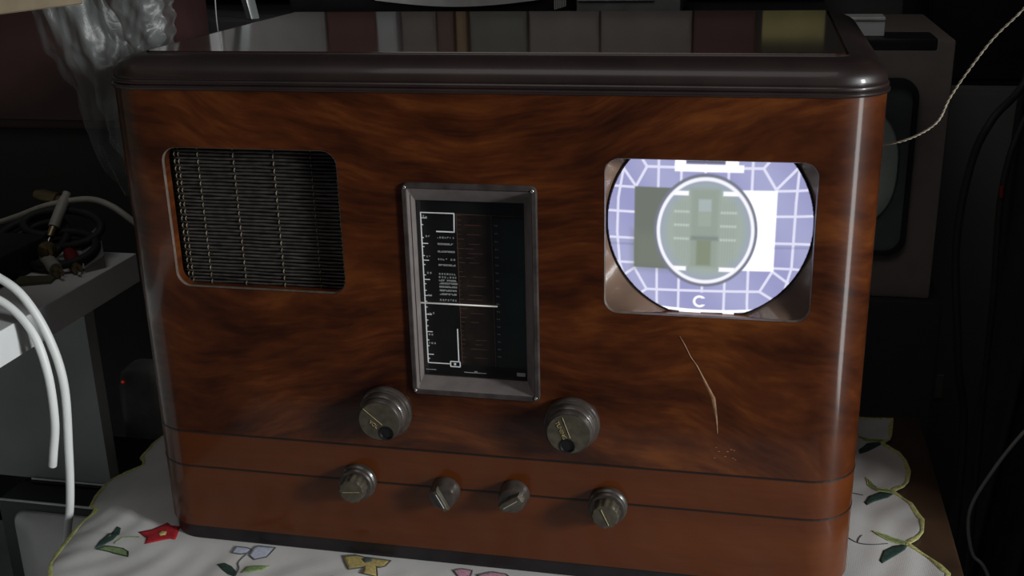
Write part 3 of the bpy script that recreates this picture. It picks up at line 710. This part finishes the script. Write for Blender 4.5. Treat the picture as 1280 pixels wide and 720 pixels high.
plug('coaxial_plug', (-.2080, .232, .1840), (-.9, .2, .1), .0062, .026, 'brass', 'brass coaxial plug lying on the black cable heap')
bm = BM(); lathe(bm, [(.0075, 0), (.0078, .002), (.0072, .006), (.0045, .007), (.0045, .009), (0, .0095)], 24, (-.1700, .155, .1625)); tag(obj('connector_ring', bm, 'brass', None, 40), 'small round brass connector end above the white and red plugs', 'connector')
hang_cable('signal_cable', [(-.30, .26, .150), (-.25, .23, .168), (-.205, .205, .1850), (-.175, .20, .1925), (-.1526, .2, .1945), (-.1344, .2, .189), (-.1186, .2, .1781), (-.100, .205, .160), (-.085, .22, .135), (-.080, .235, .06), (-.082, .24, -.02)], .0027, 'dimcable', 'dull white cable arching over the black leads behind the plugs')
def loopc(cx, cy, cz, rx, ry, tilt, n=22, turns=1.4, ph=0):
    return [(cx+rx*math.cos(ph+2*PI*turns*k/n), cy+ry*math.sin(ph+2*PI*turns*k/n), cz+.0035*k/n*4+tilt*math.sin(ph+2*PI*turns*k/n)) for k in range(n+1)]
for i, (a, lab) in enumerate(((loopc(-.165, .165, .150, .030, .022, .006), 'black lead coiled on the shelf near the cabinet'), (loopc(-.200, .175, .153, .030, .028, .012, ph=1), 'black lead heaped behind the round connector'), (loopc(-.175, .185, .165, .036, .014, .010, ph=2), 'black lead looping highest above the plugs'),
        (loopc(-.250, .12, .150, .040, .036, .003, ph=.6), 'black lead coiled at the left end of the shelf'))):
    hang_cable('black_cable', a, .0036, 'blacksoft', lab, 'black leads heaped on the shelf')
bx = thing('black_box', 'black plastic box lying on the shelf left of the plugs', 'electronic box', (-.215, .125, .1452))
bm = BM(); box(bm, -.262, -.182, .088, .175, .1452, .1700, .003); obj('housing', bm, 'blacksoft', bx, 40)
bm = BM(); lathe(bm, [(.004, 0), (.004, .003), (.002, .0035), (.002, .001), (0, .001)], 16, (-.235, .088, .158)); obj('socket', bm, 'bottlegrey', bx, 40)
bm = BM(); loft(bm, [[(-.175, .108, .1454), (-.148, .120, .1454), (-.152, .135, .1454), (-.182, .128, .1454)], [(-.175, .108, .1475), (-.148, .120, .1475), (-.152, .135, .1475), (-.182, .128, .1475)]]); tag(obj('cardboard_scrap', bm, mat('olive_card', (.085, .085, .05), .8)), 'flat olive scrap of card on the white shelf before the plugs', 'card')
bm = BM(); loft(bm, [[(-.136, .150, .1456), (-.122-.004, .165, .1456), (-.150, .200, .1456), (-.160, .185, .1456)], [(-.136, .150, .1490), (-.126, .165, .156), (-.150, .200, .172), (-.160, .185, .160)]]); tag(obj('crumpled_paper', bm, mat('grey_paper', (.16, .16, .15), .8)), 'dull grey folded paper on the shelf between the black leads', 'paper')
# box behind
rb = thing('wooden_box', 'dark reddish wooden cabinet standing behind the plastic bag', 'cabinet', (-.33, .38, -.75))
bm = BM(); box(bm, -.50, -.155, .338, .455, .225, .420, .004); obj('box_body', bm, 'redwood', rb, 40)
bm = BM(); box(bm, -.49, -.165, .3355, .3378, .235, .410, .001); obj('box_front', bm, 'redwood', rb)
bm = BM(); box(bm, -.50, -.155, .345, .455, -.75, .2245); obj('box_base', bm, 'stand', rb)
# cream board at the top left
bd = thing('wooden_board', 'cream unpainted wooden shelf board at the top left corner', 'shelf', (-.25, -.2, .375))
R_ = lambda y: -.0175+.19*(y)
bm = BM(); out = [(-.56, -.42), (R_(-.42), -.42), (R_(.016), .016), (-.56, .016)]
loft(bm, [[(x, y, .3750) for x, y in out], [(x, y, .3930) for x, y in out]]); bmesh.ops.bevel(bm, geom=bm.edges[:], offset=.0008, segments=1, affect='EDGES'); obj('board', bm, 'cream', bd)
bm = BM(); box(bm, -.54, -.52, -.40, .015, .1452, .3748); obj('upright', bm, 'cream', bd)
# crumpled clear bag hanging beside the cabinet
def sheet(name, L, R, y, amp, seed, parent):
    rnd = random.Random(seed); bm = BM(); nu, nv = 40, 70; G = []
    ph = [rnd.uniform(0, 6) for _ in range(8)]
    for j in range(nv+1):
        v = j/nv; row = []
        def at_(T):
            q = v*(len(T)-1); i = min(int(q), len(T)-2); f = q-i
            return T[i][0]*(1-f)+T[i+1][0]*f, T[i][1]*(1-f)+T[i+1][1]*f
        (xa, za), (xb, zb) = at_(L), at_(R)
        for i in range(nu+1):
            u = i/nu; x = xa+(xb-xa)*u; z = za+(zb-za)*u
            f = math.sin(u*17+ph[0]+3*math.sin(v*5+ph[1]))+.6*abs(math.sin(u*9-v*14+ph[2]))+.5*math.sin(v*31+u*8+ph[3])+.4*abs(math.sin(u*23+v*19+ph[4]))
            bulge = 4*u*(1-u)*.012
            row.append(bm.verts.new((x+.0012*math.sin(v*40+ph[5])*(u < .02 or u > .98), y-bulge+amp*f, z)))
        G.append(row)
    for a, b in zip(G, G[1:]):
        for i in range(nu): bm.faces.new((a[i], a[i+1], b[i+1], b[i]))
    return obj(name, bm, 'bag', parent, 180)
bg = thing('plastic_bag', 'crumpled clear plastic bag hanging down behind the left cabinet corner', 'plastic bag', (-.07, .12, .39))
LL = [(-.128, .392), (-.1237, .369), (-.1167, .3338), (-.1085, .322), (-.0984, .3041), (-.0950, .283), (-.0899, .2614), (-.080, .242), (-.0660, .224)]
RR = [(-.070, .392), (-.0700, .369), (-.062, .345), (-.0565, .330), (-.0525, .315), (-.0500, .296), (-.0490, .275), (-.0480, .255), (-.0480, .228)]
sheet('left_fold', LL, RR, .115, .0022, 3, bg); sheet('left_fold', [(x+.002, z) for x, z in LL], [(x-.004, z) for x, z in RR], .138, .0024, 5, bg)
L2 = [(-.088, .392), (-.0809, .3690), (-.072, .345), (-.064, .325), (-.058, .3110)]
R2 = [(-.022, .392), (-.0240, .3690), (-.0235, .350), (-.0275, .332), (-.0400, .3170)]
sheet('right_fold', L2, R2, .128, .0016, 8, bg); sheet('right_fold', [(x+.002, z) for x, z in L2], [(x-.002, z) for x, z in R2], .150, .0016, 9, bg)
bm = BM(); loft(bm, [[(-.128, .112, .388), (-.022, .112, .388), (-.022, .153, .388), (-.128, .153, .388)], [(-.128, .112, .396), (-.022, .112, .396), (-.022, .153, .396), (-.128, .153, .396)]]); obj('gathered_top', bm, 'bag', bg)
bm = BM(); tube(bm, [(-.075, .125, .394), (-.078, .09, .3975), (-.082, .05, .3970), (-.085, -.005, .3962)], .003, n=8); obj('handle', bm, 'bag', bg)

# ================================================================== BEHIND
bm = BM(); box(bm, -1.4, 2.2, 1.10, 1.14, -.75, 1.75); o = obj('wall_back', bm, 'wall'); o['kind'] = 'structure'
bm = BM(); box(bm, -1.44, -1.4, -1.6, 1.10, -.75, 1.75); o = obj('wall_left', bm, 'wall'); o['kind'] = 'structure'
bm = BM(); box(bm, -1.4, 2.2, -1.6, 1.10, -.79, -.75); o = obj('floor', bm, 'floorm'); o['kind'] = 'structure'
# black recorder behind
for z0, z1, y0, nm_ in ((.300, .318, .46, 'lower'), (.3655, .3745, .60, 'upper')):
    rk = thing('wall_shelf', f'black wall shelf behind the television, the {nm_} of the two, carrying ' + ('black equipment' if nm_ == 'lower' else 'books'), 'shelf', (-.05, .8, z0), 0, 'black wall shelves')
    bm = BM(); box(bm, -.56, .47, y0, 1.0995, z0, z1, .001); obj('shelf_board', bm, 'stand', rk)
    for x in (-.40, .20):
        bm = BM(); box(bm, x, x+.012, .9, 1.0995, z0-.03, z0-.0002, .001); obj('bracket', bm, 'stand', rk)
rc = thing('video_recorder', 'black recorder with silver curved front strip behind the television lid', 'recorder', (.07, .53, .3182))
bm = BM(); box(bm, -.085, .215, .50, .59, .3184, .362, .003); obj('casing', bm, 'black', rc, 40)
bm = BM(); a = []; 
for k in range(25):
    t = k/24; x = .012+.176*t; a.append((x, .3345-.0068*math.sin(PI*min(1, t*1.0))))
o1 = [(x, z) for x, z in a]+[(.190, .356), (.010, .356)]
prismY(bm, o1, .4962, .4998); obj('front_strip', bm, 'silver', rc, 30)
bm = BM(); 
for k in range(7): box(bm, .2005+.0018*k, .2013+.0018*k, .4965, .4999, .3245+.0005*k, .352)
obj('vent_slats', bm, 'silver', rc)
r2 = thing('grey_box', 'flat grey unit beside the black recorder behind the lid', 'electronic box', (.28, .53, .3182))
bm = BM(); box(bm, .222, .326, .50, .59, .3184, .358, .003); obj('casing', bm, 'bottlegrey', r2, 40)
bm = BM(); box(bm, .2235, .300, .4975, .4999, .3325, .3475, .0008); obj('front_panel', bm, 'silver', r2)
# books and cases on the upper rack shelf (seen as reflections in the lid)
items = [(-.255, -.228, .61, .13, (.55, .56, .55)), (-.225, -.095, .62, .14, (.26, .25, .24)), (-.092, -.030, .62, .17, (.14, .075, .065)), (-.028, -.004, .61, .16, (.44, .46, .46)), (-.001, .040, .62, .15, (.24, .215, .20)), (.043, .062, .615, .15, (.17, .12, .10)),
         (.065, .077, .615, .14, (.28, .20, .13)), (.080, .146, .62, .15, (.19, .20, .17)), (.149, .228, .62, .16, (.24, .225, .21)), (.230, .330, .62, .15, (.22, .205, .19)), (.332, .398, .62, .16, (.11, .060, .058)), (.405, .470, .61, .034, (.42, .38, .16))]
cn = ['light grey', 'grey', 'red brown', 'white', 'fawn', 'brown', 'tan', 'green grey', 'stone grey', 'wide stone', 'maroon', 'low yellow']
for i, (x0, x1, y, h, c) in enumerate(items):
    t = thing('book' if i != 11 else 'carton', f'{cn[i]} {"book" if i != 11 else "carton"} on the rack, mirrored in the lid', 'book' if i != 11 else 'carton', ((x0+x1)/2, y+.06, .3747), 0, 'books on the upper black wall shelf' if i != 11 else None)
    m = mat('cover_'+cn[i].replace(' ', '_'), tuple(min(.85, v*1.9) for v in c), .6, noise=.08)
    bm = BM(); box(bm, x0, x1, y+.002 if y > .6 else .602, y+.13, .3748, .3748+h, .0015); obj('cover', bm, m, t, 40)
    bm = BM(); box(bm, x0+.003, x1-.003, (y if y > .6 else .6)+.0005, (y if y > .6 else .6)+.0018, .385, .385+min(h*.3, .02)); obj('spine_label', bm, m, t)
# hanging plastic strip with a bright fold
ps = BM(); Lp = []
for k in range(12):
    t = k/11; z = .420-.1015*t; x = -.135+.020*t; w = .011-.004*t
    Lp.append([(x-w, 0.474, z), (x, 0.470, z), (x+w*.7, 0.475, z), (x+w*.75, 0.478, z), (x, 0.474, z), (x-w, 0.477, z)])
loft(ps, Lp); tag(obj('plastic_strip', ps, mat('pale_plastic', (.20, .22, .21), .25), None, 40), 'pale folded plastic strip hanging behind the left end of the lid', 'plastic strip')
bm = BM(); tube(bm, [(-.088, .345, .42), (-.090, .346, .37), (-.091, .345, .3180), (-.091, .36, .25), (-.091, .36, -.2), (-.091, .36, -.7495)], .0006, n=6); tag(obj('thin_wire', bm, 'bottlegrey'), 'thin dark wire hanging left of the pale plastic strip', 'wire')
# white pack at the right behind the lid
wb = thing('white_box', 'small white box on the dark monitor top, right behind the lid', 'box', (.50, .455, .3))
bm = BM(); box(bm, .470, .5145, .452, .482, .3040, .3180, .0006); obj('box_body', bm, 'whitelam', wb)
bm = BM(); box(bm, .470, .5145, .4505, .482, .3182, .3210, .0006); obj('box_lid', bm, 'silver', wb)
bm = BM(); box(bm, .462, .560, .44, .49, .2925, .3037, .002); 
tag(obj('black_case', bm, 'black', None, 40), 'thin black case lying under the small white box', 'case')
# old monitor
mo = thing('crt_monitor', 'old grey brown tube monitor with rounded screen standing right behind the television', 'monitor', (.45, .65, 0))
bm = BM(); box(bm, .262, .593, .55, .80, .017, .2890, .003)
caseo = obj('casing', bm, 'crtcase', mo, 40)
bm = BM(); a = rrect(.295, .5625, .0650, .2515, .020); b_ = rrect(.300, .5575, .0700, .2465, .016)
loft(bm, [[(x, .5505, z) for x, z in a], [(x, .5440, z) for x, z in a], [(x, .5430, z) for x, z in b_], [(x, .5485, z) for x, z in b_], [(x, .5505, z) for x, z in b_], [(x, .5505, z) for x, z in a]], cap=(False, False)); bmesh.ops.remove_doubles(bm, verts=bm.verts, dist=1e-6)
obj('screen_gasket', bm, 'blacksoft', mo, 50)
bm = BM(); prismY(bm, rrect(.3002, .5573, .0702, .2463, .016), .5485, .5498); obj('screen_surround', bm, mat('dark_green_grey', (.08, .10, .09), .5), mo, 40)
bm = BM(); sc = []
for k in range(72):
    t = 2*PI*k/72; sx, sz = math.cos(t), math.sin(t); q = 2/2.7
    sc.append((.4285+.1215*math.copysign(abs(sx)**q, sx), .1580+.079*math.copysign(abs(sz)**q, sz)))
cx_, cz_ = .4285, .158
loft(bm, [[(cx_+(x-cx_)*s, y, cz_+(z-cz_)*s) for x, z in sc] for s, y in ((1, .5484), (.97, .5440), (.8, .5390), (.5, .5355), (.2, .5340))]); obj('screen', bm, 'crtscreen', mo, 180)
bm = BM(); box(bm, .24, .605, .54, .82, -.75, .0168, .002); tag(obj('monitor_stand', bm, 'stand', None, 40), 'black stand under the old tube monitor', 'stand')
bm = BM(); box(bm, .50, .597, .50, .82, .2893, .3000, .002); 
# grey cupboard and dark things at the right
cp = thing('cupboard', 'dark grey green cupboard right of the monitor', 'cupboard', (.74, .95, -.75))
bm = BM(); box(bm, .6055, .88, .80, 1.09, -.75, .2015, .002); obj('cupboard_body', bm, 'wall', cp, 40)
bm = BM(); box(bm, .6095, .872, .794, .7998, -.6, .196, .002); obj('cupboard_door', bm, 'wall', cp, 40)
bm = BM(); box(bm, .6496, .6590, .790, .7938, -.2045, -.1710, .001); obj('door_label', bm, mat('dull_label', (.16, .15, .14), .7), cp)
bm.free() if False else None
bk = thing('black_cabinet', 'tall black cabinet on top of the grey cupboard at the right', 'cabinet', (.74, .95, .2018))
bm = BM(); box(bm, .60, .88, .82, 1.09, .2018, .75, .003); obj('cabinet_body', bm, 'black', bk, 40)
bm = BM(); box(bm, .603, .875, .815, .8198, .21, .74, .002); obj('cabinet_door', bm, 'black', bk, 40)
# string
bm = BM()
sp = [(.4764, .12, .2735), (.4881, .10, .2783), (.5030, .095, .2850), (.5150, .095, .2945), (.5215, .10, .3085), (.5310, .10, .3260), (.5430, .10, .3450), (.5579, .10, .3624), (.575, .11, .385), (.60, .25, .44), (.63, .55, .52), (.66, .8140, .57)]
P = [Vector(p) for p in sp]; Q = []
for i in range(len(P)-1):
    a = P[max(i-1, 0)]; b = P[i]; c = P[i+1]; d = P[min(i+2, len(P)-1)]
    for k in range(40):
        t = k/40; Q.append(.5*((2*b)+(-a+c)*t+(2*a-5*b+4*c-d)*t*t+(-a+3*b-3*c+d)*t**3))
for s in (0, PI):
    pts = []
    for i, q in enumerate(Q):
        th = i*.42+s; d = (Q[min(i+1, len(Q)-1)]-Q[max(i-1, 0)]).normalized(); n1 = Vector((0, 1, 0)); n2 = d.cross(n1)
        pts.append(q+.00042*(math.cos(th)*n1+math.sin(th)*n2))
    tube(bm, pts, .00042, n=6, sub=1)
tag(obj('twisted_string', bm, 'string', None, 180), 'pale twisted string rising from behind the cabinet to the upper right', 'string')
# black coat and leads hanging at the far right
def cloth_fall(name, x0, x1, y, z0, z1, m, label, seed, cat):
    rnd = random.Random(seed); ph = [rnd.uniform(0, 6) for _ in range(5)]; bm = BM(); G = []
    for j in range(41):
        v = j/40; row = []
        for i in range(41):
            u = i/40; w = (x1-x0)*(.55+.45*v**.5); cx = (x0+x1)/2
            row.append(bm.verts.new((cx+(u-.5)*w+.01*math.sin(v*7+ph[0]), y+.014*math.sin(u*19+ph[1]+1.5*math.sin(v*3))+.006*math.sin(u*41+v*4+ph[2]), z1+(z0-z1)*v+.012*math.sin(u*9+ph[3]))))
        G.append(row)
    for a, b in zip(G, G[1:]):
        for i in range(40): bm.faces.new((a[i], a[i+1], b[i+1], b[i]))
    o = obj(name, bm, m, None, 180); sd = o.modifiers.new('s', 'SOLIDIFY'); sd.thickness = .006
    return tag(o, label, cat)
cloth_fall('hanging_coat', .625, .78, .50, -.60, .27, 'jacket', 'black coat hanging in the dark at the right edge', 2, 'coat')
hang_cable('black_cable', [(.640, .36, .33), (.612, .33, .28), (.586, .30, .2572), (.574, .30, .22), (.570, .30, .15), (.582, .30, .05), (.60, .32, -.10), (.60, .33, -.7465)], .0032, 'blacksoft', 'thick black lead falling straight down in the dark right of the monitor')
hang_cable('black_cable', [(.68, .40, .31), (.645, .39, .27), (.622, .37, .235), (.612, .36, .18), (.616, .36, .09), (.62, .37, .0), (.630, .38, -.3), (.630, .38, -.7465)], .0028, 'blacksoft', 'thinner black lead hanging beside the thick one at the right')
hang_cable('grey_cable', [(.70, .30, .06), (.660, .30, .010), (.6416, .30, -.0116), (.6203, .30, -.0522), (.6062, .30, -.0935), (.6125, .30, -.1339), (.6286, .30, -.1572), (.66, .30, -.25), (.67, .30, -.7484)], .0016, 'bottlegrey', 'thin grey cable curving at the lower right edge')
bm = BM(); tube(bm, [(.6105, .3555, .190), (.6115, .3555, .181)], .0020, n=12, sub=1); tag(obj('cable_clip', bm, 'red', None, 40), 'tiny red clip on the black lead at the right', 'clip')

# ================================================================== LIGHT AND CAMERA
def area(name, loc, target, sx, sy, power, col=(1, 1, 1), spread=None):
    l = bpy.data.lights.new(name, 'AREA'); l.shape = 'RECTANGLE'; l.size = sx; l.size_y = sy; l.energy = power; l.color = col
    if spread: l.spread = math.radians(spread)
    o = bpy.data.objects.new(name, l); COL.objects.link(o); o.location = loc
    o.rotation_euler = (Vector(target)-Vector(loc)).to_track_quat('-Z', 'Y').to_euler(); return o
area('window_light', (2.35, -.92, .84), (0, 0, .08), .32, .45, 46, (.97, 1.0, 1.0))
area('corner_highlight_strip', (2.35, -1.02, -.25), (.2, 0, .1), .38, 1.3, 15.0, (.97, 1.0, 1.0))  # added low strip light, makes the highlight on the right front corner
area('overhead_fill', (.1, -.7, 1.9), (.15, .1, 0), 1.1, 1.1, 4.4, (1, .96, .92))  # added soft overhead fill, stands in for ambient ceiling bounce
cloth_fall('blocker', .0, .0, 0, 0, 0, 'jacket', 'x', 1, 'x') if False else None
cu_ = BM(); G = []
for j in range(13):
    G.append([cu_.verts.new((.92+.025*math.sin(i*.62)+.004*math.sin(j*.5+i*.2), -.09+1.135*i/90, -.748+2.2*j/12)) for i in range(91)])
for a, b in zip(G, G[1:]):
    for i in range(90): cu_.faces.new((a[i], a[i+1], b[i+1], b[i]))
cu_ = obj('blocker', cu_, 'jacket', None, 180); sd = cu_.modifiers.new('s', 'SOLIDIFY'); sd.thickness = .004  # out of view, added to keep window light off the right cloth and background
tag(cu_, 'added unseen floor length dark curtain to the right, beyond the monitor and the hanging coat', 'blocker')
w = bpy.data.worlds.new('world'); S.world = w; w.use_nodes = True
w.node_tree.nodes['Background'].inputs[0].default_value = (.75, .82, 1, 1); w.node_tree.nodes['Background'].inputs[1].default_value = .022

cam = bpy.data.cameras.new('camera'); co = bpy.data.objects.new('camera', cam); COL.objects.link(co)
co.location = (.40558669, -.63582862, .43281798)
co.rotation_euler = Euler((math.radians(70.67915433), math.radians(1.35776816), math.radians(12.25078609)), 'XYZ')
cam.sensor_fit = 'HORIZONTAL'; cam.sensor_width = 36; cam.lens = 36*1396.775731/1280; cam.clip_start = .01
S.camera = co
S.view_settings.view_transform = 'Standard'; S.view_settings.look = 'None'; S.view_settings.exposure = 0; S.view_settings.gamma = 1; S.view_settings.use_curve_mapping = False
